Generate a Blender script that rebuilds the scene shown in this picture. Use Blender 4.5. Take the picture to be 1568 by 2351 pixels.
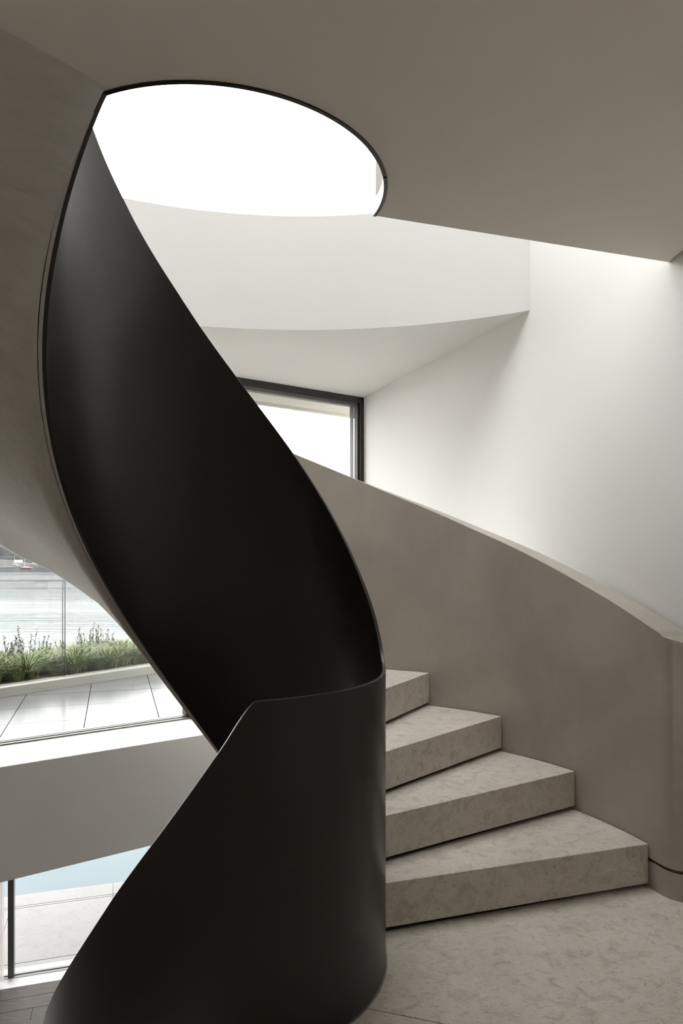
import bpy, bmesh, math, random
import numpy as np
from mathutils import Vector, noise
random.seed(7)
for o in list(bpy.data.objects):
    bpy.data.objects.remove(o)
scene = bpy.context.scene
C = scene.collection

# ------------------------------------------------------------------ camera
EYE = 1.33
cam_d = bpy.data.cameras.new('camera')
cam = bpy.data.objects.new('camera', cam_d)
C.objects.link(cam)
cam.location = (0, 0, EYE)
cam.rotation_euler = (math.pi / 2, 0, 0)
cam_d.sensor_fit = 'VERTICAL'
cam_d.sensor_height = 36.0
cam_d.sensor_width = 24.0
cam_d.lens = 1640.0 * 36.0 / 2351.0
cam_d.shift_y = (1275.0 - 1175.5) / 2351.0
cam_d.clip_start = 0.02
cam_d.clip_end = 5000
scene.camera = cam

# ------------------------------------------------------------------ sky and exposure
SKY = 9.6
world = bpy.data.worlds.new('overcast_sky')
scene.world = world
world.use_nodes = True
wn = world.node_tree.nodes
wl = world.node_tree.links
wn.clear()
w_out = wn.new('ShaderNodeOutputWorld')
w_bg = wn.new('ShaderNodeBackground')
w_tc = wn.new('ShaderNodeTexCoord')
w_no = wn.new('ShaderNodeTexNoise')
w_rp = wn.new('ShaderNodeValToRGB')
w_mp = wn.new('ShaderNodeMapping')
w_mp.inputs['Scale'].default_value = (1, 1, 2.6)
w_no.inputs['Scale'].default_value = 3.4
w_no.inputs['Detail'].default_value = 7
w_rp.color_ramp.elements[0].position = 0.30
w_rp.color_ramp.elements[0].color = (0.74, 0.76, 0.78, 1)
w_rp.color_ramp.elements[1].position = 0.52
w_rp.color_ramp.elements[1].color = (1.0, 0.998, 0.985, 1)
wl.new(w_tc.outputs['Generated'], w_mp.inputs['Vector'])
wl.new(w_mp.outputs['Vector'], w_no.inputs['Vector'])
wl.new(w_no.outputs['Fac'], w_rp.inputs['Fac'])
wl.new(w_rp.outputs['Color'], w_bg.inputs['Color'])
w_bg.inputs['Strength'].default_value = SKY
wl.new(w_bg.outputs['Background'], w_out.inputs['Surface'])
vs = scene.view_settings
vs.view_transform = 'Standard'
vs.look = 'None'
vs.gamma = 1.0
vs.exposure = 0.0
vs.use_curve_mapping = False
try:
    scene.cycles.diffuse_bounces = 8
    scene.cycles.max_bounces = 16
    scene.cycles.transparent_max_bounces = 16
except Exception:
    pass


# ------------------------------------------------------------------ helpers
def obj(name, me, mat=None, parent=None):
    o = bpy.data.objects.new(name, me)
    C.objects.link(o)
    if mat is not None and me is not None and not me.materials:
        me.materials.append(mat)
    if parent is not None:
        o.parent = parent
    return o


def tag(o, label=None, cat=None, group=None, kind=None):
    if label:
        o['label'] = label
    if cat:
        o['category'] = cat
    if group:
        o['group'] = group
    if kind:
        o['kind'] = kind
    return o


def empty(name, loc=(0, 0, 0)):
    o = bpy.data.objects.new(name, None)
    C.objects.link(o)
    o.location = loc
    return o


def mesh_from(name, verts, faces, smooth=False):
    me = bpy.data.meshes.new(name)
    me.from_pydata([tuple(v) for v in verts], [], faces)
    bm = bmesh.new()
    bm.from_mesh(me)
    bmesh.ops.recalc_face_normals(bm, faces=bm.faces)
    bm.to_mesh(me)
    bm.free()
    if smooth:
        for p in me.polygons:
            p.use_smooth = True
    me.update()
    return me


def prism(name, pts, z0, z1):
    n = len(pts)
    v = [(x, y, z0) for x, y in pts] + [(x, y, z1) for x, y in pts]
    f = [tuple(range(n)), tuple(range(n, 2 * n))]
    f += [(i, (i + 1) % n, n + (i + 1) % n, n + i) for i in range(n)]
    return mesh_from(name, v, f)


def bevel(o, w=0.003, seg=2, angle=0.6):
    m = o.modifiers.new('bevel', 'BEVEL')
    m.width = w
    m.segments = seg
    m.limit_method = 'ANGLE'
    m.angle_limit = angle
    return o


def auto_smooth(me, deg=35):
    me.polygons.foreach_set('use_smooth', [True] * len(me.polygons))
    bm = bmesh.new()
    bm.from_mesh(me)
    for e in bm.edges:
        if len(e.link_faces) == 2 and e.calc_face_angle(0) > math.radians(deg):
            e.smooth = False
    bm.to_mesh(me)
    bm.free()


def loft(name, stations, closed_ring=True, caps=True, deg=35):
    """stations: list of equally long vertex loops"""
    m = len(stations[0])
    v = [p for s in stations for p in s]
    f = []
    for i in range(len(stations) - 1):
        for j in range(m if closed_ring else m - 1):
            a = i * m + j
            b = i * m + (j + 1) % m
            f.append((a, b, b + m, a + m))
    if caps and closed_ring:
        f.append(tuple(range(m)))
        f.append(tuple(range((len(stations) - 1) * m, len(stations) * m)))
    me = mesh_from(name, v, f)
    auto_smooth(me, deg)
    return me


def box_uv(name, org, u, n, s0, s1, d0, d1, z0, z1):
    """box laid along direction u (2D) from org, offset along n"""
    P = [(s0, d0), (s1, d0), (s1, d1), (s0, d1)]
    pts = [(org[0] + u[0] * s + n[0] * d, org[1] + u[1] * s + n[1] * d) for s, d in P]
    return prism(name, pts, z0, z1)


def interp(tab):
    xs = np.array([t[0] for t in tab], float)
    ys = np.array([t[1] for t in tab], float)
    d = np.diff(ys) / np.diff(xs)
    m = np.zeros(len(xs))
    m[0], m[-1] = d[0], d[-1]
    for i in range(1, len(xs) - 1):
        m[i] = 0 if d[i - 1] * d[i] <= 0 else 2 * d[i - 1] * d[i] / (d[i - 1] + d[i])

    def fn(x):
        if x <= xs[0]:
            return float(ys[0] + m[0] * (x - xs[0]))
        if x >= xs[-1]:
            return float(ys[-1] + m[-1] * (x - xs[-1]))
        i = int(np.searchsorted(xs, x) - 1)
        i = max(0, min(i, len(xs) - 2))
        h = xs[i + 1] - xs[i]
        t = (x - xs[i]) / h
        return float((2 * t**3 - 3 * t**2 + 1) * ys[i] + (t**3 - 2 * t**2 + t) * h * m[i]
                     + (-2 * t**3 + 3 * t**2) * ys[i + 1] + (t**3 - t**2) * h * m[i + 1])
    return fn


# ------------------------------------------------------------------ materials
def new_mat(name):
    m = bpy.data.materials.new(name)
    m.use_nodes = True
    nt = m.node_tree
    b = nt.nodes['Principled BSDF']
    return m, nt, b


def tex_coord(nt, scale=(1, 1, 1), rot=(0, 0, 0)):
    tc = nt.nodes.new('ShaderNodeTexCoord')
    mp = nt.nodes.new('ShaderNodeMapping')
    mp.inputs['Scale'].default_value = scale
    mp.inputs['Rotation'].default_value = rot
    nt.links.new(tc.outputs['Object'], mp.inputs['Vector'])
    return mp.outputs['Vector']


def noise_node(nt, vec, scale, detail=4, rough=0.5, dist=0.0):
    n = nt.nodes.new('ShaderNodeTexNoise')
    n.inputs['Scale'].default_value = scale
    n.inputs['Detail'].default_value = detail
    n.inputs['Roughness'].default_value = rough
    n.inputs['Distortion'].default_value = dist
    nt.links.new(vec, n.inputs['Vector'])
    return n.outputs['Fac']


def ramp(nt, fac, stops):
    r = nt.nodes.new('ShaderNodeValToRGB')
    el = r.color_ramp.elements
    while len(el) < len(stops):
        el.new(0.5)
    for e, (p, c) in zip(el, stops):
        e.position = p
        e.color = (c[0], c[1], c[2], 1) if hasattr(c, '__len__') else (c, c, c, 1)
    nt.links.new(fac, r.inputs['Fac'])
    return r.outputs['Color']


def mix(nt, a, b, fac, mode='MIX'):
    m = nt.nodes.new('ShaderNodeMix')
    m.data_type = 'RGBA'
    m.blend_type = mode
    for sock, val in ((m.inputs[6], a), (m.inputs[7], b), (m.inputs[0], fac)):
        if hasattr(val, 'is_linked'):
            nt.links.new(val, sock)
        elif hasattr(val, '__len__'):
            sock.default_value = (*val[:3], 1)
        else:
            sock.default_value = val
    return m.outputs[2]


def bump(nt, b, height, strength=0.2, dist=0.01):
    n = nt.nodes.new('ShaderNodeBump')
    n.inputs['Strength'].default_value = strength
    n.inputs['Distance'].default_value = dist
    nt.links.new(height, n.inputs['Height'])
    nt.links.new(n.outputs['Normal'], b.inputs['Normal'])


def plain(name, col, rough=0.6, metal=0.0, spec=0.5):
    m, nt, b = new_mat(name)
    b.inputs['Base Color'].default_value = (*col, 1)
    b.inputs['Roughness'].default_value = rough
    b.inputs['Metallic'].default_value = metal
    b.inputs['Specular IOR Level'].default_value = spec
    return m


def painted(name, col, rough=0.75, var=0.04, grain=0.03):
    m, nt, b = new_mat(name)
    v = tex_coord(nt)
    f = noise_node(nt, v, 1.3, 4)
    lo = tuple(c * (1 - var) for c in col)
    hi = tuple(min(1, c * (1 + var)) for c in col)
    nt.links.new(ramp(nt, f, [(0.35, lo), (0.65, hi)]), b.inputs['Base Color'])
    b.inputs['Roughness'].default_value = rough
    b.inputs['Specular IOR Level'].default_value = 0.2
    if grain:
        bump(nt, b, noise_node(nt, v, 240, 3), grain, 0.002)
    return m


def make_stone(name, a, b_, dark, light, scale=1.0):
    m, nt, b = new_mat(name)
    v = tex_coord(nt)
    vs_ = tex_coord(nt, (1.0, 1.0, 1.0), (0, 0, 0.5))
    cloud = noise_node(nt, v, 3.2 * scale, 6, 0.6, 0.4)
    col = ramp(nt, cloud, [(0.3, a), (0.72, b_)])
    blot = noise_node(nt, v, 17 * scale, 5, 0.62, 0.8)
    col = mix(nt, col, dark, ramp(nt, blot, [(0.50, 0), (0.68, 0.5)]))
    vst = tex_coord(nt, (0.55, 1.5, 1.2), (0, 0, 0.45))
    fle = noise_node(nt, vst, 85 * scale, 4, 0.62, 1.2)
    col = mix(nt, col, dark, ramp(nt, fle, [(0.57, 0), (0.67, 0.75)]))
    fl2 = noise_node(nt, vst, 48 * scale, 4, 0.55, 1.6)
    col = mix(nt, col, light, ramp(nt, fl2, [(0.63, 0), (0.72, 0.55)]))
    pit = noise_node(nt, tex_coord(nt, (0.8, 1.2, 1.0), (0.2, 0.1, 0.4)), 150 * scale, 3, 0.6, 0.6)
    col = mix(nt, col, tuple(c * 0.55 for c in dark), ramp(nt, pit, [(0.64, 0), (0.70, 0.75)]))
    fos = noise_node(nt, tex_coord(nt, (1.0, 1.4, 1.0)), 9 * scale, 2, 0.4, 2.6)
    col = mix(nt, col, light, ramp(nt, fos, [(0.64, 0), (0.665, 0.35), (0.69, 0.0)]))
    nt.links.new(col, b.inputs['Base Color'])
    b.inputs['Roughness'].default_value = 0.62
    b.inputs['Specular IOR Level'].default_value = 0.3
    bump(nt, b, fle, 0.10, 0.002)
    return m


def make_plaster(name, col, trowel=0.12):
    m, nt, b = new_mat(name)
    v = tex_coord(nt)
    vz = tex_coord(nt, (1.0, 1.0, 0.55))
    f1 = noise_node(nt, v, 1.7, 5, 0.55, 0.6)
    f2 = noise_node(nt, vz, 7.0, 6, 0.6, 0.9)
    lo = tuple(c * 0.88 for c in col)
    hi = tuple(c * 1.12 for c in col)
    cc = ramp(nt, f1, [(0.32, lo), (0.68, hi)])
    cc = mix(nt, cc, tuple(c * 1.22 for c in col), ramp(nt, f2, [(0.55, 0), (0.78, 0.35)]))
    cc = mix(nt, cc, tuple(c * 0.75 for c in col), ramp(nt, noise_node(nt, vz, 26, 4, 0.6, 1.0), [(0.64, 0), (0.78, 0.35)]))
    nt.links.new(cc, b.inputs['Base Color'])
    b.inputs['Roughness'].default_value = 0.6
    b.inputs['Specular IOR Level'].default_value = 0.3
    bump(nt, b, f2, trowel, 0.01)
    return m


def make_soffit(name, col):
    m, nt, b = new_mat(name)
    v0 = tex_coord(nt, (1, 1, 1), (0, 0, math.radians(-40)))
    mp2 = nt.nodes.new('ShaderNodeMapping')
    mp2.inputs['Scale'].default_value = (0.7, 5.5, 3.5)
    nt.links.new(v0, mp2.inputs['Vector'])
    st_ = noise_node(nt, mp2.outputs['Vector'], 6.5, 7, 0.68, 0.5)
    bl = noise_node(nt, v0, 2.4, 4, 0.55, 0.4)
    cc = ramp(nt, st_, [(0.30, tuple(c * 0.90 for c in col)), (0.70, tuple(c * 1.08 for c in col))])
    cc = mix(nt, cc, tuple(c * 0.6 for c in col), ramp(nt, noise_node(nt, mp2.outputs['Vector'], 17, 5, 0.7, 0.4), [(0.62, 0), (0.74, 0.4)]))
    cc = mix(nt, cc, tuple(c * 1.2 for c in col), ramp(nt, bl, [(0.5, 0), (0.75, 0.5)]))
    nt.links.new(cc, b.inputs['Base Color'])
    b.inputs['Roughness'].default_value = 0.55
    bump(nt, b, st_, 0.35, 0.012)
    return m


def glass(name, tint=(0.97, 0.985, 0.98), refl=1.0):
    m = bpy.data.materials.new(name)
    m.use_nodes = True
    nt = m.node_tree
    nt.nodes.clear()
    out = nt.nodes.new('ShaderNodeOutputMaterial')
    tr = nt.nodes.new('ShaderNodeBsdfTransparent')
    tr.inputs['Color'].default_value = (*tint, 1)
    gl = nt.nodes.new('ShaderNodeBsdfGlossy')
    gl.inputs['Roughness'].default_value = 0.0
    fr = nt.nodes.new('ShaderNodeFresnel')
    fr.inputs['IOR'].default_value = 1.35
    mu = nt.nodes.new('ShaderNodeMath')
    mu.operation = 'MULTIPLY'
    mu.inputs[1].default_value = refl
    nt.links.new(fr.outputs['Fac'], mu.inputs[0])
    mx = nt.nodes.new('ShaderNodeMixShader')
    nt.links.new(mu.outputs[0], mx.inputs['Fac'])
    nt.links.new(tr.outputs['BSDF'], mx.inputs[1])
    nt.links.new(gl.outputs['BSDF'], mx.inputs[2])
    nt.links.new(mx.outputs['Shader'], out.inputs['Surface'])
    return m


M = {}
M['white'] = painted('white_wall_paint', (0.88, 0.872, 0.858), 0.8, 0.01)
M['ceil'] = painted('ceiling_paint', (0.70, 0.658, 0.605), 0.85, 0.015)
M['upper_wall'] = painted('light_absorbing_upper_finish', (0.22, 0.205, 0.19), 0.8, 0.03)  # made-up dark tone for the unseen upper storey, cuts bounce onto the fascia
M['rear'] = painted('rear_wall_paint', (0.84, 0.81, 0.775), 0.8, 0.02)
M['plaster'] = make_plaster('grey_microcement', (0.405, 0.368, 0.327))
M['soffit'] = make_soffit('grey_trowelled_plaster', (0.46, 0.436, 0.398))
M['stone'] = make_stone('grey_limestone', (0.53, 0.483, 0.429), (0.645, 0.595, 0.536), (0.29, 0.258, 0.22), (0.75, 0.71, 0.66))
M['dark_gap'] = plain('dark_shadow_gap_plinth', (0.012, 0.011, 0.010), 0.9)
M['joint'] = plain('stone_joint_grout', (0.12, 0.11, 0.10), 0.9)
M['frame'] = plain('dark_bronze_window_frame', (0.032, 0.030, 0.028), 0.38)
M['frame_lit'] = plain('lit_bronze_window_track', (0.16, 0.155, 0.145), 0.45)  # lighter copy of the frame bronze, lit look put into the colour
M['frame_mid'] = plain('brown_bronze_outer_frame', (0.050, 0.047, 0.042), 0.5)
M['metal_trim'] = plain('brushed_nickel_trim', (0.42, 0.40, 0.37), 0.35, 0.8)
M['glass'] = glass('window_glass', (0.97, 0.97, 0.965))
M['clear_glass'] = glass('clear_skylight_glass', (0.97, 0.97, 0.965))
M['glass_rail'] = glass('balustrade_glass', (0.95, 0.965, 0.962), 0.35)
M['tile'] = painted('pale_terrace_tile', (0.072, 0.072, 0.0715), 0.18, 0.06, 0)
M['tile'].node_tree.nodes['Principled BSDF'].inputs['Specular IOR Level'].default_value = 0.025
M['tile_joint'] = plain('grey_tile_grout', (0.07, 0.07, 0.069), 0.9)
M['threshold'] = painted('pale_threshold_stone', (0.52, 0.515, 0.50), 0.5, 0.05)
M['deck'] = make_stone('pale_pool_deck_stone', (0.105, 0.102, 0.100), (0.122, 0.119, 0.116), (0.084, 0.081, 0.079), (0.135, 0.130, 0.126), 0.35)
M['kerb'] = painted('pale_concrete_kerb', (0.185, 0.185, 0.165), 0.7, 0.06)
M['eave'] = painted('cream_eave_soffit', (0.55, 0.535, 0.48), 0.8, 0.04)

m, nt, b = new_mat('black_powder_coated_steel')
b.inputs['Base Color'].default_value = (0.0115, 0.0088, 0.0055, 1)
b.inputs['Roughness'].default_value = 0.33
b.inputs['Specular IOR Level'].default_value = 0.42
M['steel'] = m

m, nt, b = new_mat('grey_brown_oak')
v = tex_coord(nt, (1, 9, 1), (0, 0, -0.29))
g = noise_node(nt, v, 6, 7, 0.65, 0.8)
cc = ramp(nt, g, [(0.3, (0.034, 0.026, 0.022)), (0.7, (0.075, 0.061, 0.053))])
nt.links.new(cc, b.inputs['Base Color'])
b.inputs['Roughness'].default_value = 0.5
b.inputs['Specular IOR Level'].default_value = 0.08
bump(nt, b, g, 0.1, 0.003)
M['wood'] = m

m = bpy.data.materials.new('sheer_voile')
m.use_nodes = True
nt = m.node_tree
nt.nodes.clear()
out = nt.nodes.new('ShaderNodeOutputMaterial')
tr = nt.nodes.new('ShaderNodeBsdfTransparent')
di = nt.nodes.new('ShaderNodeBsdfDiffuse')
tl = nt.nodes.new('ShaderNodeBsdfTranslucent')
di.inputs['Color'].default_value = (0.55, 0.52, 0.505, 1)
tl.inputs['Color'].default_value = (0.55, 0.52, 0.505, 1)
m1 = nt.nodes.new('ShaderNodeMixShader')
m1.inputs[0].default_value = 0.55
m2 = nt.nodes.new('ShaderNodeMixShader')
m2.inputs[0].default_value = 0.72
nt.links.new(di.outputs[0], m1.inputs[1])
nt.links.new(tl.outputs[0], m1.inputs[2])
nt.links.new(tr.outputs[0], m2.inputs[1])
nt.links.new(m1.outputs[0], m2.inputs[2])
nt.links.new(m2.outputs[0], out.inputs['Surface'])
M['voile'] = m

def water_mat(name, col, fac):
    m = bpy.data.materials.new(name)
    m.use_nodes = True
    nt = m.node_tree
    nt.nodes.clear()
    out_ = nt.nodes.new('ShaderNodeOutputMaterial')
    di_ = nt.nodes.new('ShaderNodeBsdfDiffuse')
    di_.inputs['Color'].default_value = (*col, 1)
    gl_ = nt.nodes.new('ShaderNodeBsdfGlossy')
    gl_.inputs['Roughness'].default_value = 0.06
    mx_ = nt.nodes.new('ShaderNodeMixShader')
    mx_.inputs[0].default_value = fac
    nt.links.new(di_.outputs[0], mx_.inputs[1])
    nt.links.new(gl_.outputs[0], mx_.inputs[2])
    nt.links.new(mx_.outputs[0], out_.inputs['Surface'])
    return m, nt, gl_


m, nt, b = water_mat('lake_water', (0.024, 0.028, 0.029), 0.165)
vv = tex_coord(nt, (0.06, 0.5, 1))
patch = noise_node(nt, tex_coord(nt, (0.0006, 0.011, 1)), 1.0, 3, 0.5)
wav = noise_node(nt, vv, 1.0, 5, 0.6)
bn = nt.nodes.new('ShaderNodeBump')
bn.inputs['Distance'].default_value = 1.0
nt.links.new(wav, bn.inputs['Height'])
mr = nt.nodes.new('ShaderNodeMapRange')
mr.inputs['From Min'].default_value = 0.42
mr.inputs['From Max'].default_value = 0.58
mr.inputs['To Min'].default_value = 0.02
mr.inputs['To Max'].default_value = 0.22
nt.links.new(patch, mr.inputs['Value'])
nt.links.new(mr.outputs[0], bn.inputs['Strength'])
nt.links.new(bn.outputs['Normal'], b.inputs['Normal'])
M['lake'] = m

m, nt, b = water_mat('pool_water', (0.058, 0.080, 0.090), 0.050)
bump(nt, b, noise_node(nt, tex_coord(nt), 2.2, 3), 0.12, 0.05)
M['pool'] = m
M['pool_tile'] = plain('pale_blue_pool_lining', (0.35, 0.55, 0.60), 0.4)

m, nt, b = new_mat('wooded_hillside')
v = tex_coord(nt)
cc = ramp(nt, noise_node(nt, v, 0.09, 6, 0.7), [(0.35, (0.016, 0.018, 0.0175)), (0.65, (0.036, 0.038, 0.037))])  # distance haze is mixed into this grey
nt.links.new(cc, b.inputs['Base Color'])
b.inputs['Roughness'].default_value = 1.0
b.inputs['Specular IOR Level'].default_value = 0.0
M['hill'] = m
m, nt, b = new_mat('dark_headland')
cc = ramp(nt, noise_node(nt, tex_coord(nt), 0.15, 5, 0.7), [(0.35, (0.005, 0.006, 0.006)), (0.65, (0.014, 0.015, 0.0145))])
nt.links.new(cc, b.inputs['Base Color'])
b.inputs['Roughness'].default_value = 1.0
M['headland'] = m
m, nt, b = new_mat('brown_mulch')
cc = ramp(nt, noise_node(nt, tex_coord(nt), 40, 5, 0.7), [(0.35, (0.06, 0.045, 0.03)), (0.65, (0.20, 0.15, 0.10))])
nt.links.new(cc, b.inputs['Base Color'])
b.inputs['Roughness'].default_value = 0.9
M['mulch'] = m


def leaf_mat(name, a, c):
    m, nt, b = new_mat(name)
    cc = ramp(nt, noise_node(nt, tex_coord(nt), 9, 3), [(0.35, a), (0.65, c)])
    nt.links.new(cc, b.inputs['Base Color'])
    b.inputs['Roughness'].default_value = 0.6
    return m


M['grass'] = leaf_mat('strappy_grass_blade', (0.040, 0.062, 0.009), (0.105, 0.130, 0.030))
M['straw'] = leaf_mat('yellowing_grass_blade', (0.09, 0.08, 0.035), (0.15, 0.13, 0.065))
M['leaf'] = leaf_mat('dark_shrub_leaf', (0.010, 0.022, 0.006), (0.028, 0.046, 0.014))
M['boat_white'] = plain('white_gelcoat', (0.22, 0.22, 0.22), 0.4)
M['boat_red'] = plain('red_hull_paint', (0.060, 0.009, 0.012), 0.4)
M['boat_blue'] = plain('blue_boat_cover', (0.03, 0.05, 0.10), 0.6)
M['boat_window'] = plain('dark_boat_window', (0.02, 0.025, 0.03), 0.2)

# ------------------------------------------------------------------ plan of the house
CX, CY = -0.4014, 2.375            # stair axis
RO, RI = 0.5475, 0.5355            # black steel inner balustrade
RG, TG = 1.706, 0.125              # plaster outer balustrade: face radius, thickness
H = 0.175                          # riser
ZC = 2.543                         # ceiling over the landing
ZS = 2.646                         # soffit by the facade
ZLOW = -2.80                       # lower floor


def polar(r, deg):
    a = math.radians(deg)
    return (CX + r * math.cos(a), CY + r * math.sin(a))


def wall_x(y):
    return 1.354 - 0.389 * (y - 2.957)


G0 = (0.185, 5.96)                 # corner of facade and right wall
U = (0.8101, 0.5863)               # along the facade, to the right
N = (0.5863, -0.8101)              # into the house


def fac(s, d):
    return (G0[0] + U[0] * s + N[0] * d, G0[1] + U[1] * s + N[1] * d)


YB = -3.6                          # rear wall
XL = -3.6                          # left wall

# ------------------------------------------------------------------ setting: floor
base_pts = [polar(RO + 0.004, 290 + i * 87.0 / 24) for i in range(25)]
base_pts += [polar(RG + 0.14, 20.0), (wall_x(2.8), 2.8), (wall_x(YB), YB), (XL, YB), (XL, 1.05)]
base_pts += [polar(1.86, 226 + i * 64.0 / 16) for i in range(17)]
floor = obj('floor', prism('floor_base', base_pts, -0.46, -0.03), M['joint'])
tag(floor, 'grey limestone landing floor at the foot of the rising steps', 'floor', kind='structure')
# stone slabs split along a joint that runs out from the balustrade
seam_a = (0.0837, 2.0946)
sd = (0.951, -0.309)
th_s = math.degrees(math.atan2(seam_a[1] - CY, seam_a[0] - CX))
t = 2.0
seam_b = (seam_a[0] + sd[0] * t, seam_a[1] + sd[1] * t)
slab_a = [polar(RO + 0.006, th_s + i * (17.0 - th_s) / 14) for i in range(15)]
slab_a += [polar(RG + 0.12, 20), (wall_x(2.8) - 0.004, 2.8), (wall_x(1.5) - 0.004, 1.5)]
k = (wall_x(1.5) - seam_a[0]) / sd[0]
slab_a[-1] = (seam_a[0] + sd[0] * k, seam_a[1] + sd[1] * k)
off = 0.0035
slab_b = [polar(RO + 0.006, 290 + i * (360 + th_s - 0.36 - 290) / 10) for i in range(11)]
slab_b += [(slab_a[-1][0], slab_a[-1][1] - off), (wall_x(0.2) - 0.004, 0.2), (0.2, 0.2), polar(1.86, 290)]
for pts in (slab_a, slab_b, [(XL, YB), (wall_x(YB), YB), (wall_x(0.2), 0.195), (0.2, 0.195)]
            + [polar(1.865, 289 - i * 63.0 / 14) for i in range(15)] + [(XL, 1.05)]):
    s = obj('stone_slab', prism('stone_slab', pts, -0.03, 0.0), M['stone'], floor)

# ------------------------------------------------------------------ setting: ceiling
ring = [polar(0.5535, 18.67 - i * (18.67 + 115.0) / 60) for i in range(61)]
j0, jd = (-0.8046, 1.683), (-0.657, -0.754)
ceil_pts = ring + [j0, (j0[0] + jd[0] * 1.36, j0[1] + jd[1] * 1.36), (XL, 0.65), (XL, YB), (1.18, YB), (1.18, 1.55), (1.3545, 2.45), (1.3545, 2.956)]  # right side cut back out of view, an added slot for light
ceiling = obj('ceiling', prism('ceiling', ceil_pts, ZC, 2.80), M['ceil'])
tag(ceiling, 'dim warm grey ceiling with a curved cut-out for the stair', 'ceiling', kind='structure')
obj('recess', prism('recess', [(1.35, 2.45), (wall_x(2.45), 2.45), (wall_x(2.90), 2.90), (1.35, 2.90)], ZC + 0.06, 2.80), M['ceil'], ceiling)
obj('recess', prism('recess', [(1.17, YB), (wall_x(YB), YB), (wall_x(-1.0), -1.0), (1.17, -1.0)], ZC + 0.06, 2.80), M['ceil'], ceiling)

floor_u = obj('floor_upper_absorber', prism('floor_upper_absorber', ceil_pts, 2.802, 2.82), M['wood'])  # dark layer added upstairs to soak up light, out of view
tag(floor_u, 'added dark floor layer above the ceiling that absorbs light', 'floor', kind='structure')

# ------------------------------------------------------------------ setting: walls
ZR = 6.0                           # roof
a, b2 = (wall_x(YB), YB), (wall_x(6.1), 6.1)
wall_r = obj('wall_right', prism('wall_right', [a, b2, (b2[0] + 0.25, b2[1] + 0.1), (a[0] + 0.25, a[1] + 0.1)], -3.2, 3.05), M['white'])
b3 = (wall_x(5.875), 5.875)
obj('upper_wall', prism('upper_wall', [a, b3, (b3[0] + 0.25, b3[1] + 0.1), (a[0] + 0.25, a[1] + 0.1)], 3.05, ZR), M['white'], wall_r)
tag(wall_r, 'tall plain white wall rising behind the grey plaster balustrade', 'wall', kind='structure')
wall_b = obj('wall_back', prism('wall_back', [(XL - 0.2, YB - 0.2), (4.4, YB - 0.2), (4.4, YB), (XL - 0.2, YB)], -3.2, 2.8), M['rear'])
obj('absorber_upper_wall', prism('absorber_upper_wall', [(XL - 0.2, YB - 0.2), (4.4, YB - 0.2), (4.4, YB), (XL - 0.2, YB)], 2.8, ZR), M['upper_wall'], wall_b)  # upper part darkened out of view to absorb light
tag(wall_b, 'plain painted wall behind the viewer', 'wall', kind='structure')
fl = fac(-4.2, 0)
wall_l = obj('wall_left', prism('wall_left', [(XL - 0.2, YB), (XL, YB), (XL, 3.25), (XL - 0.2, 3.10)], -3.2, 2.8), M['rear'])
obj('absorber_upper_wall', prism('absorber_upper_wall', [(XL - 0.2, YB), (XL, YB), (XL, 3.25), (XL - 0.2, 3.10)], 2.8, ZR), M['upper_wall'], wall_l)  # same added dark finish, keeps upstairs bounce low
tag(wall_l, 'plain painted wall outside the left edge of view', 'wall', kind='structure')
wall_f = obj('wall_front', prism('wall_front', [fac(-4.65, -0.12), fac(0.06, -0.12), fac(0.33, 0.465), fac(-4.55, 0.465)], -0.46, 0.172), M['white'])
bevel(wall_f, 0.004, 2)
tag(wall_f, 'low white sill wall below the window, grey in shade', 'wall', kind='structure')

# upper floor by the facade, with its curved white edge
C2, R2 = (-0.2166, 1.7416), 2.4276


def arc2(r, deg):
    q = math.radians(deg)
    return (C2[0] + r * math.cos(q), C2[1] + r * math.sin(q))


arc = [arc2(R2 + 0.02, 59.5 + i * 120.5 / 60) for i in range(61)]
slab_up = obj('ceiling_upper_bridge', prism('upper_bridge', arc + [(XL, 1.75), (XL, 3.26), fac(-4.6, -0.1), fac(0.02, -0.1)], ZS, 3.0), M['white'])
tag(slab_up, 'white soffit of the upper floor above the window', 'ceiling', kind='structure')
st = []
for i in range(81):
    q = 57.5 + i * 122.5 / 80
    x0, y0 = arc2(R2, q)
    x1, y1 = arc2(R2 + 0.10, q)
    st.append([(x0, y0, ZS - 0.0005), (x1, y1, ZS - 0.0005), (x1, y1, 3.31), (x0, y0, 3.31)])
fascia = obj('trim_1', loft('curved_fascia', st), M['white'])
tag(fascia, 'curved white slab edge sweeping under the bright opening', 'fascia', kind='structure')

# unseen roof, dark to cut bounced light, with a skylight above the stair void
hole = [(-2.1, 3.0), (2.45, -0.6), (0.25, 5.45), (-2.1, 3.9)]  # outline shaped to send light to the right wall, less to the fascia
outer = [(XL - 0.2, YB - 0.2), (4.4, YB - 0.2), (wall_x(6.1) + 0.3, 6.3), fac(-4.7, -0.2)]
rv, rf = [], []
for z in (ZR, ZR + 0.25):
    rv += [(x, y, z) for x, y in outer] + [(x, y, z) for x, y in hole]
for i in range(4):
    jn = (i + 1) % 4
    rf.append((i, jn, 4 + jn, 4 + i))
    rf.append((8 + i, 8 + jn, 12 + jn, 12 + i))
    rf.append((i, jn, 8 + jn, 8 + i))
    rf.append((4 + i, 4 + jn, 12 + jn, 12 + i))
roof = obj('ceiling_roof', mesh_from('roof', rv, rf), M['upper_wall'])
tag(roof, 'unseen roof slab darkened to absorb light, with a large skylight over the stair', 'roof', kind='structure')
sky_pane = obj('window_4', prism('skylight_pane', hole, ZR + 0.20, ZR + 0.22), M['clear_glass'])
tag(sky_pane, 'skylight pane above the stair void', 'skylight', kind='structure')

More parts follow.
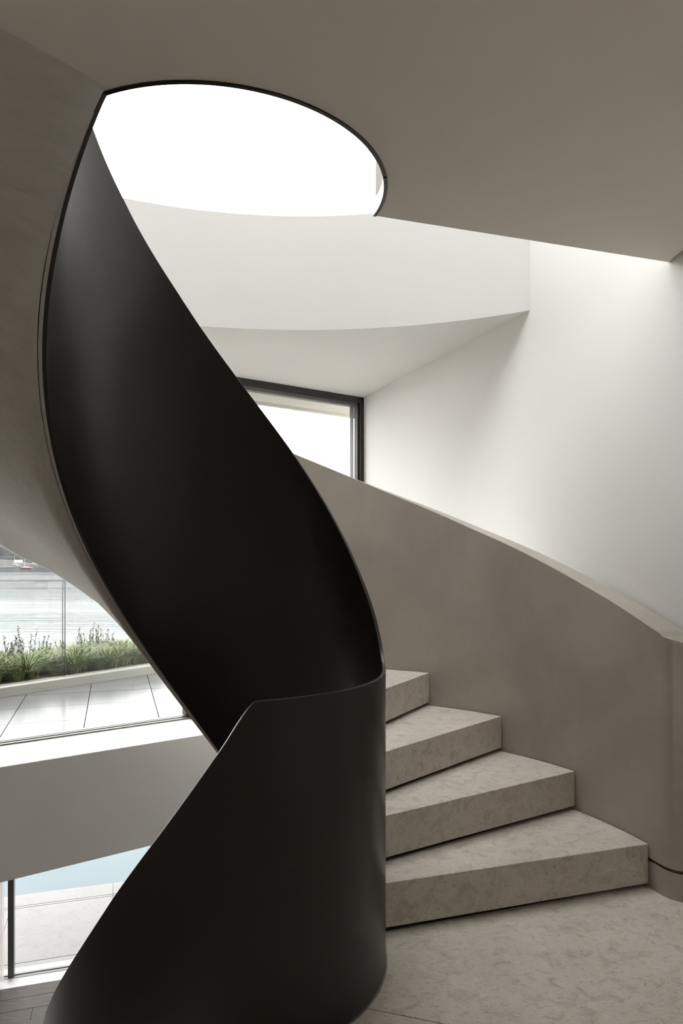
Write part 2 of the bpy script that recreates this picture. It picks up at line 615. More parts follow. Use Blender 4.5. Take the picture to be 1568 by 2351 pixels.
# ------------------------------------------------------------------ window of the landing floor
win1 = empty('window_1', (*fac(-1.5, 0), 0.172))
tag(win1, 'dark framed picture window facing the water', 'window', kind='structure')


def wpart(name, me, mat, parent):
    o = obj(name, me, mat)
    o.parent = parent
    o.matrix_parent_inverse = parent.matrix_basis.inverted()
    return o


bpy.context.view_layer.update()
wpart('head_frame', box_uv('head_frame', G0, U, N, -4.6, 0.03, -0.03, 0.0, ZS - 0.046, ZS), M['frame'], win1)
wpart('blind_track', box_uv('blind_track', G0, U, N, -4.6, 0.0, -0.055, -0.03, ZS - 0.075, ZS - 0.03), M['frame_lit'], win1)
wpart('top_bead', box_uv('top_bead', G0, U, N, -4.6, 0.0, -0.11, -0.055, ZS - 0.068, ZS - 0.02), M['frame'], win1)
wpart('jamb', box_uv('jamb', G0, U, N, -0.036, 0.02, -0.02, 0.0, 0.172, ZS), M['frame'], win1)
wpart('jamb_reveal', box_uv('jamb_reveal', G0, U, N, -0.05, 0.02, -0.055, -0.02, 0.172, ZS), M['frame_mid'], win1)
wpart('jamb_bead', box_uv('jamb_bead', G0, U, N, -0.044, 0.02, -0.135, -0.056, 0.172, ZS), M['frame_mid'], win1)
wpart('mullion', box_uv('mullion', G0, U, N, -1.548, -1.493, -0.035, 0.0, 0.172, ZS), M['frame'], win1)
wpart('mullion_reveal', box_uv('mullion_reveal', G0, U, N, -1.562, -1.50, -0.075, -0.04, 0.172, ZS), M['frame_mid'], win1)
wpart('mullion_bead', box_uv('mullion_bead', G0, U, N, -1.555, -1.505, -0.125, -0.076, 0.172, ZS), M['frame_mid'], win1)
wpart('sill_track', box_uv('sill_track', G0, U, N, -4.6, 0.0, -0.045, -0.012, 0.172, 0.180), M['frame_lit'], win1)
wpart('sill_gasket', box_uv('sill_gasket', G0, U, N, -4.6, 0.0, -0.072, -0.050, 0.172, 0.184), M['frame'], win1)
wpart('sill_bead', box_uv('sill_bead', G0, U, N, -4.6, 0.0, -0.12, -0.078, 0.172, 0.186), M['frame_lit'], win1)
for s0, s1 in ((-1.50, -0.045), (-4.6, -1.555)):
    wpart('pane', box_uv('pane', G0, U, N, s0, s1, -0.078, -0.072, 0.175, ZS - 0.03), M['glass'], win1)

# upper glazing
win3 = empty('window_3', (*fac(-1.5, 0), 3.0))
tag(win3, 'bright full height upper glazing seen through the stair opening', 'window', kind='structure')
bpy.context.view_layer.update()
wpart('pane', box_uv('pane', G0, U, N, -4.2, 0.03, 0.045, 0.055, 3.0, ZR), M['clear_glass'], win3)
wpart('sill_track', box_uv('sill_track', G0, U, N, -4.2, 0.03, 0.02, 0.08, 2.99, 3.03), M['frame'], win3)

eave = obj('eave', prism('eave', [fac(-6, -0.135), fac(3, -0.135), fac(3, -0.62), fac(-6, -0.62)], ZS - 0.006, 2.95), M['eave'])
tag(eave, 'cream eave soffit projecting outside above the window', 'eave', kind='structure')
eb = obj('eave_edge', box_uv('eave_edge', G0, U, N, -6, 3, -0.66, -0.62, ZS - 0.03, 2.95), M['eave'], eave)

# ------------------------------------------------------------------ black ring trim of the ceiling cut-out
st = []
for i in range(25):
    q = -9 + i * 27.5 / 24
    x0, y0 = polar(0.541, q)
    x1, y1 = polar(0.553, q)
    st.append([(x0, y0, ZC - 0.004), (x1, y1, ZC - 0.004), (x1, y1, ZC + 0.05), (x0, y0, ZC + 0.05)])
ring_o = obj('trim_2', loft('steel_rim', st), M['steel'])
tag(ring_o, 'short black steel rim closing the ceiling cut-out', 'rim', kind='structure')

# ------------------------------------------------------------------ staircase
stair = empty('spiral_staircase', (CX, CY, 0))
tag(stair, 'sculptural spiral staircase with black steel inner band and stone steps', 'staircase')
bpy.context.view_layer.update()


def spart(name, me, mat, label=None, kind=None):
    o = wpart(name, me, mat, stair)
    if label:
        o['label'] = label
    if kind:
        o['kind'] = kind
    return o


# black inner balustrade: one continuous band, phi in degrees along the climb
ztop = interp([(95, -1.486), (150, -0.793), (213.3, 0.0032), (219.1, 0.0674), (226.2, 0.1492), (232.8, 0.227), (237.4, 0.2829), (244.1, 0.3682),
               (249.9, 0.4456), (254.9, 0.5097), (260.8, 0.5847), (264.6, 0.6326), (279.0, 0.8225), (287.6, 0.9385), (289.0, 0.9490),
               (290.5, 0.9505), (318.7, 0.9508), (343.0, 0.9512), (352, 0.9540), (357, 0.9590), (361, 0.9690), (366, 0.9980), (370.1, 1.0370),
               (378.4, 1.1283), (388.9, 1.2457), (397.3, 1.3514), (427.65, 1.7409), (452.5, 2.0525), (468.8, 2.2585), (473.8, 2.3237),
               (479.7, 2.3997), (485.4, 2.4692), (491.1, 2.5387), (497.4, 2.6166), (503.25, 2.6918), (508.0, 2.7487), (600, 3.8886), (612, 3.95), (630, 3.95), (720, 3.95)])


def zbot(p):
    if p < 290:
        return ztop(p) - 1.63
    if p < 360:
        return -0.68 - 0.168 * (p - 290) / 70
    z = 0.536 + 0.01375 * (p - 360 - 100.66)
    return min(z, ZC - 0.004)


def r_out(p):
    k = min(1, max(0, (p - 585) / 20))
    return RO + 0.0055 * k


phis = sorted(set([95 + i * 1.5 for i in range(412)] + [286.5 + i * 0.5 for i in range(12)] + [288.2, 289.0, 289.4, 290.2, 290.8]))
phis = [p for p in phis if p <= 711]
st = []
e_ = 0.0016
for p in phis:
    ro = r_out(p)
    ri = ro - (RO - RI)
    zt, zb = ztop(p), zbot(p)
    rr = [(ri, zb), (ro, zb), (ro, zt - e_), (ro - e_, zt), (ri + e_, zt), (ri, zt - e_)]
    st.append([(*polar(r, p), z) for r, z in rr])
spart('inner_balustrade', loft('steel_band', st, deg=30), M['steel'], 'matte black steel balustrade curling up round the stair eye')

# nickel trim bead where the band meets the landing
st = []
for i in range(45):
    q = 291 + i * 84.0 / 44
    x0, y0 = polar(RO, q)
    x1, y1 = polar(RO + 0.0055, q)
    st.append([(x0, y0, -0.02), (x1, y1, -0.02), (x1, y1, 0.003), (x0, y0, 0.003)])
spart('floor_trim', loft('floor_trim', st), M['metal_trim'], 'thin metal trim along the foot of the black band')

# stone steps
def step_poly(t0, t1, r0, r1, skew=1.2):
    pts = [polar(r0, t0 - skew * 2.05)]
    pts += [polar(r1, t0 + (t1 - t0) * i / 8) for i in range(9)]
    pts += [polar(r0, t1 - skew * 2.05 - (t1 - t0) * i / 8) for i in range(8)]
    return pts


DT = 14.2
T0 = 16.57
for k in range(1, 17):
    t0 = T0 + DT * (k - 1)
    t1 = t0 + DT + (1.6 if k < 16 else 0)
    zb = (k - 1) * H + 0.017 if k < 7 else k * H - 0.05
    s = spart('step', prism('step', step_poly(t0, t1, RO + 0.004, RG - 0.006), zb, k * H), M['stone'])
    bevel(s, 0.0022, 2)
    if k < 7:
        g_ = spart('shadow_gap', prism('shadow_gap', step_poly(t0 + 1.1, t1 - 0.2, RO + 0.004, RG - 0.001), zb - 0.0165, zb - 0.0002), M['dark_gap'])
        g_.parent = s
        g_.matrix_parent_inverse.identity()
for k in range(1, 16):
    t1 = 290 - DT * (k - 1)
    t0 = t1 - DT - 1.6
    s = spart('step', prism('step', step_poly(t0, t1, RO + 0.004, RG - 0.0045, 0), -k * H - 0.158, -k * H), M['stone'])

# grey plaster outer balustrade
zo_top = interp([(14.1, 1.0202), (16.2, 1.0414), (21.9, 1.1096), (30.1, 1.2088), (37.6, 1.304), (42.5, 1.3666), (51.7, 1.4794), (59.2, 1.5758),
                 (68.8, 1.6963), (75.0, 1.7765), (85.9, 1.9142), (245, 3.90)])
zo_bot = interp([(18, -0.10), (60, 0.05), (95, 0.40), (105, 0.58), (110, 0.70), (113.98, 0.849), (115.4, 0.905), (117.6, 0.982), (119.8, 1.054),
                 (122.3, 1.117), (126.0, 1.205), (129.9, 1.284), (134.4, 1.350), (136.8, 1.397), (150, 1.62), (200, 2.22), (245, 2.73)])
th_list = [245 - i * 1.75 for i in range(129)]
th_list = [q for q in th_list if q > 18.5] + [18.0, 17.4, 16.8, 16.2, 15.4, 14.6]
stations = []
for q in th_list:
    zb = 0.118 if q <= 18.0 else zo_bot(q)
    stations.append((polar(RG, q), polar(RG + TG, q), zo_top(q), zb))
p0 = polar(RG, 14.5)
hx, hy = math.sin(math.radians(14.5)), -math.cos(math.radians(14.5))
fr = 0.092
fc = (p0[0] - hy * fr, p0[1] + hx * fr)
path_end = []
for i in range(1, 11):
    a0 = math.atan2(p0[1] - fc[1], p0[0] - fc[0])
    aa = a0 + math.radians(75.5) * i / 10
    path_end.append((fc[0] + fr * math.cos(aa), fc[1] + fr * math.sin(aa)))
path_end.append((1.432, path_end[-1][1] - 0.001))
b0, b1 = polar(RG + TG, 14.6), (1.436, 2.765)
for i, p in enumerate(path_end):
    w = (i + 1) / len(path_end)
    bp = (b0[0] + (b1[0] - b0[0]) * w, b0[1] + (b1[1] - b0[1]) * w)
    stations.append((p, bp, 1.0175 - 0.030 * min(1, w * 1.15), 0.118))
st = []
e_ = 0.0025
for (f_, bk, zt, zb) in stations:
    dx, dy = bk[0] - f_[0], bk[1] - f_[1]
    L = math.hypot(dx, dy)
    k1 = min(0.4, e_ / L)
    st.append([(f_[0], f_[1], zb), (bk[0], bk[1], zb), (bk[0], bk[1], zt), (f_[0] + dx * k1, f_[1] + dy * k1, zt), (f_[0], f_[1], zt - e_)])
spart('outer_balustrade', loft('plaster_balustrade', st, deg=40), M['plaster'], 'smooth grey plaster balustrade wall on the outer side')

# skirting with a shadow groove at the foot of the plaster balustrade
foot = [(polar(RG, q), polar(RG + TG, q)) for q in (17.5, 16.8, 16.2, 15.4, 14.6)]
foot += [(s_[0], s_[1]) for s_ in stations[-len(path_end):]]
for nm, mat, z0, z1, ins in (('skirting', M['plaster'], 0.0, 0.104, 0.0), ('skirting_groove', M['joint'], 0.104, 0.118, 0.011)):
    st = []
    for f_, bk in foot:
        dx, dy = bk[0] - f_[0], bk[1] - f_[1]
        L = max(1e-4, math.hypot(dx, dy))
        k1 = min(0.8, ins / L)
        g_ = (f_[0] + dx * k1, f_[1] + dy * k1)
        st.append([(g_[0], g_[1], z0), (bk[0], bk[1], z0), (bk[0], bk[1], z1), (g_[0], g_[1], z1)])
    spart(nm, loft(nm, st), mat)

# trowelled plaster soffit under the flight
rows = []
NS = 16
ths = [92 + i * 1.5 for i in range(104)]
sv, sf = [], []
for q in ths:
    zi = 0.536 + 0.01375 * (q - 100.66) + 0.004
    zo = zo_bot(q)
    for j in range(NS + 1):
        u = j / NS
        g = u * (1 + 0.9 * (1 - u)) if q > 137 else u * (1 + 0.9 * (1 - u) * max(0, (q - 100) / 37))
        r = RO + 0.0145 + (RG + TG - RO - 0.0145) * u
        sv.append((*polar(r, q), zi + (zo - zi) * g))
for i in range(len(ths) - 1):
    for j in range(NS):
        a = i * (NS + 1) + j
        sf.append((a, a + 1, a + NS + 2, a + NS + 1))
sm = mesh_from('soffit', sv, sf, smooth=True)
so = spart('soffit', sm, M['soffit'], 'trowelled grey plaster underside of the rising flight')
md = so.modifiers.new('thickness', 'SOLIDIFY')
md.thickness = 0.03
md.offset = 0.0

st = []
for i in range(97):
    q = 100 + i * 143.0 / 96
    zi = 0.536 + 0.01375 * (q - 100.66) + 0.002
    x0, y0 = polar(RO + 0.0002, q)
    x1, y1 = polar(RO + 0.0112, q)
    st.append([(x0, y0, zi), (x1, y1, zi + 0.001), (x1, y1, zi + 0.04), (x0, y0, zi + 0.04)])
spart('soffit_bead', loft('soffit_bead', st), M['soffit'], 'narrow pale bead between the black band and the plaster underside')

# ------------------------------------------------------------------ lower floor
UL = (0.956, 0.293)
NL = (-0.293, 0.956)
L0 = (-3.246, 6.79)               # inner edge of the stone threshold


def low(s, d):
    return (L0[0] + UL[0] * s + NL[0] * d, L0[1] + UL[1] * s + NL[1] * d)


floor_l = obj('floor_lower', prism('floor_lower', [(-6.5, YB), (4.2, YB), low(5.5, 0.20), low(-3.2, 0.20)], ZLOW - 0.3, ZLOW - 0.02), M['joint'])
tag(floor_l, 'grey brown timber floor of the lower storey', 'floor', kind='structure')
pw = 0.19
for i in range(24):
    offs = (i * 0.83) % 2.4
    d1 = -i * pw - 0.001
    d0 = d1 - pw + 0.004
    cuts = [-0.9, -0.9 + 0.4 + offs * 0.5, -0.9 + 2.6 + offs * 0.5, 4.6]
    for c0, c1 in zip(cuts[:-1], cuts[1:]):
        o = obj('floor_plank', prism('floor_plank', [low(c0 + 0.002, d0), low(c1 - 0.002, d0), low(c1 - 0.002, d1), low(c0 + 0.002, d1)], ZLOW - 0.02, ZLOW - 0.001 * ((i * 7) % 3)), M['wood'], floor_l)
thr = obj('threshold', prism('threshold', [low(-3.2, 0.002), low(5.5, 0.002), low(5.5, 0.165), low(-3.2, 0.165)], ZLOW - 0.05, ZLOW + 0.001), M['threshold'], floor_l)
low_l = obj('wall_lower_left', prism('wall_lower_left', [(-6.6, YB), (-6.4, YB), low(-3.1, 0.2), low(-3.3, 0.2)], -3.2, -0.46), M['white'])
tag(low_l, 'plain wall of the lower storey outside the view', 'wall', kind='structure')

win2 = empty('window_2', (*low(0.3, 0.2), ZLOW))
tag(win2, 'lower sliding glass door with a dark post towards the pool', 'window', kind='structure')
bpy.context.view_layer.update()


def lbox(name, s0, s1, d0, d1, z0, z1):
    return prism(name, [low(s0, d0), low(s1, d0), low(s1, d1), low(s0, d1)], z0, z1)


wpart('post', lbox('post', 0.045, 0.097, 0.165, 0.255, ZLOW, -0.46), M['frame'], win2)
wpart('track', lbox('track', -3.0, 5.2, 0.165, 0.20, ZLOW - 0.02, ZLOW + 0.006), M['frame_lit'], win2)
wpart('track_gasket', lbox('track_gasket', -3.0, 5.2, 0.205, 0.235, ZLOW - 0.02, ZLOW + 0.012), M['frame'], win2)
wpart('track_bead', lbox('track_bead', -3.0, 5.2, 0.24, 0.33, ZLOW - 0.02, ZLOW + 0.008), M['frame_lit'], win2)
wpart('head_frame', lbox('head_frame', -3.0, 5.2, 0.17, 0.25, -0.52, -0.46), M['frame'], win2)
wpart('pane', lbox('pane', 0.097, 5.2, 0.216, 0.222, ZLOW, -0.5), M['glass'], win2)
wpart('pane', lbox('pane', -3.0, 0.045, 0.216, 0.222, ZLOW, -0.5), M['glass'], win2)

# sheer curtain drawn to the post
cv, cf = [], []
ncol = 120
for j, z in enumerate((ZLOW + 0.012, -1.6, -0.47)):
    for i in range(ncol + 1):
        s = -1.25 + 1.275 * i / ncol
        ph = i / ncol * 2 * math.pi * 10.5
        amp = 0.032
        d = 0.075 + amp * math.sin(ph)
        s2 = s + 0.014 * math.sin(2 * ph) + (0.0 if j < 2 else -0.02 * (i / ncol))
        cv.append((*low(s2, d), z))
for j in range(2):
    for i in range(ncol):
        a = j * (ncol + 1) + i
        cf.append((a, a + 1, a + ncol + 2, a + ncol + 1))
cur = obj('sheer_curtain', mesh_from('curtain', cv, cf, smooth=True), M['voile'])
tag(cur, 'pale sheer curtain hanging in folds beside the dark post', 'curtain')

# ------------------------------------------------------------------ terrace outside the landing window
K0 = (-2.949, 6.169)
KU = (0.613, 0.790)
KN = (-0.790, 0.613)              # away from the house


def kerb(s, d):
    return (K0[0] + KU[0] * s + KN[0] * d, K0[1] + KU[1] * s + KN[1] * d)


ZT = 0.10
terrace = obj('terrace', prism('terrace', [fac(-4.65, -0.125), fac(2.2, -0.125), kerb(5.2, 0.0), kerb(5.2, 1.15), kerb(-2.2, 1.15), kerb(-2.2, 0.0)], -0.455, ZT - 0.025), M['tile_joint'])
tag(terrace, 'pale tiled terrace outside the landing window', 'terrace', kind='structure')
TU, TV = (0.953, 0.304), (-0.304, 0.953)
half = 0.003
tw = 0.53
inside_line = lambda p: ((p[0] - G0[0]) * N[0] + (p[1] - G0[1]) * N[1], (p[0] - K0[0]) * KN[0] + (p[1] - K0[1]) * KN[1])


def clip(poly, fn):
    out_ = []
    for i in range(len(poly)):
        p, q = poly[i], poly[(i + 1) % len(poly)]
        a, b_ = fn(p), fn(q)
        if a <= 0:
            out_.append(p)
        if (a < 0 < b_) or (b_ < 0 < a):
            t_ = a / (a - b_)
            out_.append((p[0] + (q[0] - p[0]) * t_, p[1] + (q[1] - p[1]) * t_))
    return out_


for iu in range(-4, 8):
    for iv in range(-5, 6):
        u0 = -0.732 + tw * iu
        v0 = 6.249 + 0.565 * iv
        quad = [(u0 + half, v0 + half), (u0 + tw - half, v0 + half), (u0 + tw - half, v0 + 0.565 - half), (u0 + half, v0 + 0.565 - half)]
        quad = [(TU[0] * u_ + TV[0] * v_, TU[1] * u_ + TV[1] * v_) for u_, v_ in quad]
        quad = clip(quad, lambda p: inside_line(p)[0] + 0.14)
        quad = clip(quad, lambda p: inside_line(p)[1] + 0.004)
        if len(quad) < 3:
            continue
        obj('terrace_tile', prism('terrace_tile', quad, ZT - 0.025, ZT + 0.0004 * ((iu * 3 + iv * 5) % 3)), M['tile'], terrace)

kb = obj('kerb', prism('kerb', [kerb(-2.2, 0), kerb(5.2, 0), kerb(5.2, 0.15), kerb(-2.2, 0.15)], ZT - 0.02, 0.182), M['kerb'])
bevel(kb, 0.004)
tag(kb, 'low concrete kerb carrying the glass balustrade', 'kerb', kind='structure')
bal = empty('glass_balustrade', (*kerb(0.6, 0.11), 0.182))
tag(bal, 'frameless glass balustrade along the terrace edge', 'balustrade')
bpy.context.view_layer.update()
for s0, s1 in ((-2.2, 0.655), (0.675, 4.2)):
    gp_ = wpart('glass_panel', prism('glass_panel', [kerb(s0, 0.105), kerb(s1, 0.105), kerb(s1, 0.117), kerb(s0, 0.117)], 0.185, 1.088), M['glass_rail'], bal)
    for q in ((s1 - 0.004, s1) if s1 < 1 else (s0, s0 + 0.004),):
        pe = obj('polished_edge', prism('polished_edge', [kerb(q[0], 0.1045), kerb(q[1], 0.1045), kerb(q[1], 0.1175), kerb(q[0], 0.1175)], 0.185, 1.088), M['frame'], gp_)
wpart('base_channel', prism('base_channel', [kerb(-2.2, 0.09), kerb(4.2, 0.09), kerb(4.2, 0.135), kerb(-2.2, 0.135)], 0.182, 0.187), M['frame_lit'], bal)

bed = obj('planting_bed', prism('planting_bed', [kerb(-2.2, 0.16), kerb(5.2, 0.16), kerb(5.2, 1.06), kerb(-2.2, 1.06)], ZT - 0.02, 0.165), M['mulch'])
tag(bed, 'mulched planting bed behind the glass balustrade', 'planting bed', kind='structure')
bedk = obj('bed_edge', prism('bed_edge', [kerb(-2.2, 1.065), kerb(5.2, 1.065), kerb(5.2, 1.145), kerb(-2.2, 1.145)], ZT - 0.02, 0.20), M['kerb'], bed)


def tuft_mesh(name, n, hgt, spread):
    v, f = [], []
    for i in range(n):
        a = random.uniform(0, 2 * math.pi)
        r0 = random.uniform(0, 0.09)
        h = hgt * random.uniform(0.55, 1.1)
        lean = spread * random.uniform(0.2, 1.0)
        w = random.uniform(0.0022, 0.0042)
        ca, sa = math.cos(a), math.sin(a)
        base = len(v)
        for t_, ww in ((0, 1), (0.4, 1), (0.75, 0.8), (1.0, 0.1)):
            rr = r0 + lean * t_ ** 2
            zz = h * (t_ - 0.25 * t_ ** 3 * (lean / 0.2))
            for sg in (-1, 1):
                v.append((ca * rr - sa * w * ww * sg, sa * rr + ca * w * ww * sg, zz))
        for j in range(3):
            f.append((base + 2 * j, base + 2 * j + 1, base + 2 * j + 3, base + 2 * j + 2))
    me = bpy.data.meshes.new(name)
    me.from_pydata(v, [], f)
    return me


tufts = [tuft_mesh('grass_tuft', 190, h_, sp) for h_, sp in ((0.25, 0.30), (0.21, 0.26), (0.28, 0.32))]
for t_ in tufts:
    t_.materials.append(M['grass'])
straw = tuft_mesh('straw_tuft', 90, 0.15, 0.22)
straw.materials.append(M['straw'])
for i in range(100):
    s = -0.5 + (i % 20) * 0.165 + random.uniform(-0.06, 0.06)
    d = 0.34 + (i // 20) * 0.155 + random.uniform(-0.04, 0.04)
    dry = (i in (2, 3, 22))
    o = obj('grass_tuft', straw if dry else tufts[i % 3])
    o.location = (*kerb(s, d), 0.165)
    o.rotation_euler.z = random.uniform(0, 6.28)
    o.scale = [random.uniform(0.8, 1.1)] * 3
    if dry:
        tag(o, 'yellowing grass tuft near the mulch behind the glass balustrade', 'grass tuft', 'yellowing tufts in the bed')
    else:
        tag(o, 'green strappy grass tuft in the bed behind the glass balustrade', 'grass tuft', 'grass tufts in the terrace bed')


def shrub_mesh(name, stems, hgt):
    v, f = [], []
    for i in range(stems):
        a = random.uniform(0, 6.28)
        bx, by = 0.07 * math.cos(a) * random.random(), 0.07 * math.sin(a) * random.random()
        lx, ly = 0.06 * math.cos(a), 0.06 * math.sin(a)
        h = hgt * random.uniform(0.65, 1.1)
        b0_ = len(v)
        for z_, k_ in ((0, 0), (h, 1)):
            for q in range(3):
                an = q * 2.094
                v.append((bx + lx * k_ + 0.0025 * math.cos(an), by + ly * k_ + 0.0025 * math.sin(an), z_))
        for q in range(3):
            f.append((b0_ + q, b0_ + (q + 1) % 3, b0_ + 3 + (q + 1) % 3, b0_ + 3 + q))
        for j in range(16):
            t_ = 0.25 + 0.75 * j / 15
            an = j * 2.4 + i
            c, s = math.cos(an), math.sin(an)
            px, py, pz = bx + lx * t_, by + ly * t_, h * t_
            ln = 0.036 * (1.1 - 0.45 * t_)
            wd = 0.010
            b1_ = len(v)
            up = 0.75
            v += [(px, py, pz), (px + c * ln * .5 - s * wd, py + s * ln * .5 + c * wd, pz + ln * up * .5),
                  (px + c * ln, py + s * ln, pz + ln * up), (px + c * ln * .5 + s * wd, py + s * ln * .5 - c * wd, pz + ln * up * .5)]
            f.append((b1_, b1_ + 1, b1_ + 2, b1_ + 3))
    me = bpy.data.meshes.new(name)
    me.from_pydata(v, [], f)
    me.materials.append(M['leaf'])
    return me


shrubs = [shrub_mesh('shrub', 8, h_) for h_ in (0.34, 0.40, 0.30)]
for i, (s, d) in enumerate([(0.0, 0.95), (0.12, 0.75), (0.25, 0.92), (0.36, 0.8), (0.50, 0.95), (0.62, 0.84), (0.72, 0.95), (0.86, 0.9), (1.32, 0.95), (1.50, 0.85),
                            (1.62, 0.97), (1.74, 0.88), (1.86, 0.97), (-0.15, 0.85), (1.05, 0.98)]):
    o = obj('leafy_shrub', shrubs[i % 3])
    o.location = (*kerb(s - 0.15, d), 0.165)
    o.rotation_euler.z = i * 1.3
    sc = 0.8 + 0.08 * (i % 4)
    o.scale = (sc, sc, sc)
    tag(o, 'small dark upright shrub rising above the grass behind the glass', 'shrub', 'upright shrubs in the terrace bed')

# ------------------------------------------------------------------ pool terrace below
PU, PN = UL, NL
P0 = (-3.957, 8.794)


def pool(s, d):
    return (P0[0] + PU[0] * s + PN[0] * d, P0[1] + PU[1] * s + PN[1] * d)


ZP = -2.85
deck = obj('pool_deck', prism('pool_deck', [low(-4, 0.335), low(6, 0.335), pool(7.5, 0.0), pool(-4, 0.0)], ZP - 0.3, ZP - 0.02), M['joint'])
tag(deck, 'pale stone deck between the lower door and the pool', 'deck', kind='structure')
dspan = (P0[0] - L0[0]) * NL[0] + (P0[1] - L0[1]) * NL[1]
rowsd = [(0.345, 0.52), (0.53, dspan - 0.365), (dspan - 0.355, dspan - 0.315), (dspan - 0.305, dspan - 0.001)]
for d0, d1 in rowsd:
    n = 8
    for i in range(n):
        s0 = -3.6 + i * 1.15
        obj('deck_slab', lbox('deck_slab', s0 + 0.002, s0 + 1.148, d0, d1, ZP - 0.02, ZP), M['deck'], deck)
pw_o = obj('pool_water', prism('pool_water', [pool(-4, 0.03), pool(7.5, 0.03), pool(7.5, 5.0), pool(-4, 5.0)], ZP - 0.9, ZP - 0.035), M['pool'])
tag(pw_o, 'pale turquoise swimming pool water beyond the deck', 'pool', kind='structure')
gar = obj('garden_ground', prism('garden_ground', [pool(-9, 5.05), pool(12, 5.05), pool(12, 12), pool(-9, 12)], ZP - 3, ZP - 0.3), M['mulch'])
tag(gar, 'ground falling away beyond the pool', 'ground', kind='structure')

gr = obj('ground', prism('ground', [(-90, -90), (90, -90), (90, 12), (8.5, 12), (8.5, 5.4), low(-3.35, 0.3), (-12, 7), (-12, 12), (-90, 12)], -3.6, -3.25), M['mulch'])
tag(gr, 'garden ground around the house', 'ground', kind='structure')

# ------------------------------------------------------------------ lake, hills, boats
ZW = -8.0
lake = obj('lake', prism('lake', [(-1500, 14), (1500, 14), (2500, 2600), (-2500, 2600)], ZW - 0.5, ZW), M['lake'])
tag(lake, 'calm pale bay water reflecting the overcast sky', 'water', kind='structure')


def hill_mesh(name, x0, x1, y0, depth, hmax, nx, ny, seed, rough):
    v, f = [], []
    for j in range(ny + 1):
        for i in range(nx + 1):
            x = x0 + (x1 - x0) * i / nx
            t_ = j / ny
            y = y0 + depth * t_ + 12 * noise.noise(Vector((x * 0.012, seed, 0)))
            env = math.sin(math.pi * min(1, max(0, i / nx))) ** 0.45
            prof = math.sin(min(1.0, t_ * 1.15) * math.pi * 0.5) ** 0.7
            h = hmax * env * prof * (0.72 + 0.5 * noise.noise(Vector((x * 0.004, t_ * 1.5, seed))))
            h += rough * env * min(1, t_ * 8) * (noise.noise(Vector((x * 0.16, y * 0.16, seed))) + 0.7 * noise.noise(Vector((x * 0.4, y * 0.4, seed))))
            v.append((x, y, ZW - 0.4 + max(0, h)))
    for j in range(ny):
        for i in range(nx):
            a = j * (nx + 1) + i
            f.append((a, a + 1, a + nx + 2, a + nx + 1))
    return mesh_from(name, v, f)


hl = obj('hill', hill_mesh('hill', -1100, 900, 730, 260, 52, 330, 36, 3.1, 5.0), M['hill'])
tag(hl, 'hazy wooded hill on the far shore', 'hill', kind='structure')
hd = obj('headland', hill_mesh('headland', -520, -262, 560, 60, 11, 90, 12, 8.7, 1.6), M['headland'])
tag(hd, 'dark low headland reaching in from the left', 'headland', kind='structure')


def hull_mesh(name, L, W, Hh, sheer=0.25):
    st_ = []
    n = 14
    for i in range(n + 1):
        t_ = i / n
        x = -L / 2 + L * t_
        w = W / 2 * (0.72 + 0.28 * math.sin(min(1, t_ * 1.6) * math.pi / 2)) * (1 - max(0, (t_ - 0.45) / 0.55) ** 2.2)
        w = max(w, 0.03)
        zt = Hh * (1 + sheer * t_ ** 2)
        st_.append([(x - (0.12 * L * 0 if t_ < 1 else 0), -w * 0.55, -0.2), (x, w * 0.55, -0.2), (x + 0.06 * L * t_ ** 3, w, zt), (x + 0.06 * L * t_ ** 3, -w, zt)])
    return loft(name, st_, deg=50)


def bxm(name, x0, x1, y0, y1, z0, z1, taper=0.0):
    v = [(x0, y0, z0), (x1, y0, z0), (x1, y1, z0), (x0, y1, z0),
         (x0 + taper, y0 + taper * .5, z1), (x1 - taper * 1.6, y0 + taper * .5, z1), (x1 - taper * 1.6, y1 - taper * .5, z1), (x0 + taper, y1 - taper * .5, z1)]
    return mesh_from(name, v, [(0, 1, 2, 3), (4, 5, 6, 7), (0, 1, 5, 4), (1, 2, 6, 5), (2, 3, 7, 6), (3, 0, 4, 7)])


def pole(name, x, y, z0, z1, r):
    st_ = [[(x + r * math.cos(q * 1.0472), y + r * math.sin(q * 1.0472), z) for q in range(6)] for z in (z0, z1)]
    return loft(name, st_)


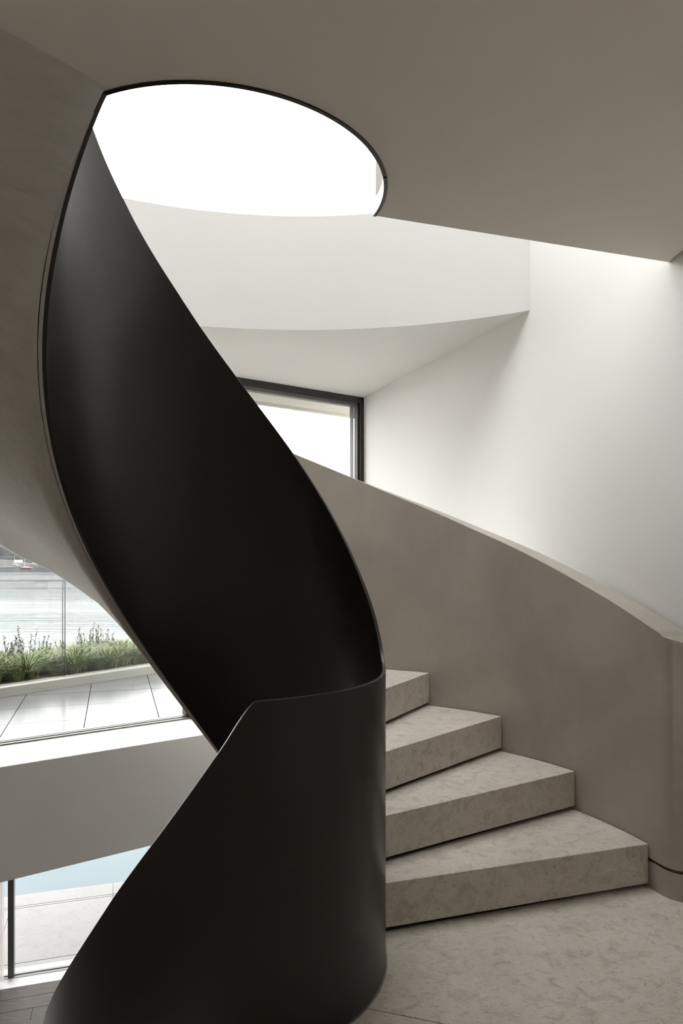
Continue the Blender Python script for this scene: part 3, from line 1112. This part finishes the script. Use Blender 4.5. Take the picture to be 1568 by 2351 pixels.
def boat(name, loc, rz, label, cat, parts):
    e = empty(name, loc)
    e.rotation_euler.z = rz
    tag(e, label, cat, 'boats moored in the bay')
    last = e
    for nm, me, mat in parts:
        o_ = obj(nm, me, mat, last if nm == 'cabin_window' else e)
        if nm == 'cabin':
            last = o_
    return e


boat('sailboat', (-211, 478, ZW), math.pi, 'red hulled sailboat with a bare white mast on the bay', 'boat', [
    ('hull', hull_mesh('hull', 8.0, 2.6, 1.1), M['boat_red']), ('cabin', bxm('cabin', -1.4, 2.0, -0.8, 0.8, 1.1, 1.75, 0.25), M['boat_white']),
    ('deck', bxm('deck', -3.7, 3.2, -1.0, 1.0, 1.06, 1.2, 0.1), M['boat_white']), ('mast', pole('mast', 0.9, 0, 1.2, 10.2, 0.09), M['boat_white']),
    ('boom', bxm('boom', -2.6, 0.9, -0.12, 0.12, 2.2, 2.6, 0.04), M['boat_blue'])])
boat('houseboat', (-269, 590, ZW), 0, 'white houseboat with a tall boxy deckhouse and thin mast', 'boat', [
    ('hull', hull_mesh('hull', 7.5, 2.6, 1.0), M['boat_white']), ('cabin', bxm('cabin', -2.4, 1.6, -1.0, 1.0, 1.0, 2.1, 0.2), M['boat_white']),
    ('cabin_window', bxm('cabin_window', -1.9, 1.0, -1.02, 1.02, 1.35, 1.75, 0.02), M['boat_window']),
    ('canopy', bxm('canopy', -1.0, 5.2, -1.2, 1.2, 3.2, 5.6, 0.05), M['boat_white']), ('mast', pole('mast', -1.0, 0, 1.0, 8.8, 0.09), M['boat_white']),
    ('canopy_post', pole('canopy_post', 3.2, 0, 0.9, 3.3, 0.08), M['boat_white'])])
boat('motor_cruiser', (-287, 664, ZW), math.pi, 'white motor cruiser with a raised flybridge furthest out', 'boat', [
    ('hull', hull_mesh('hull', 8.2, 2.7, 1.2), M['boat_white']), ('cabin', bxm('cabin', -2.8, 1.4, -1.0, 1.0, 1.2, 2.2, 0.3), M['boat_white']),
    ('cabin_window', bxm('cabin_window', -2.2, 0.7, -1.03, 1.03, 1.5, 1.9, 0.05), M['boat_window']),
    ('flybridge', bxm('flybridge', -2.9, -0.2, -0.9, 0.9, 2.4, 2.9, 0.1), M['boat_white'])])
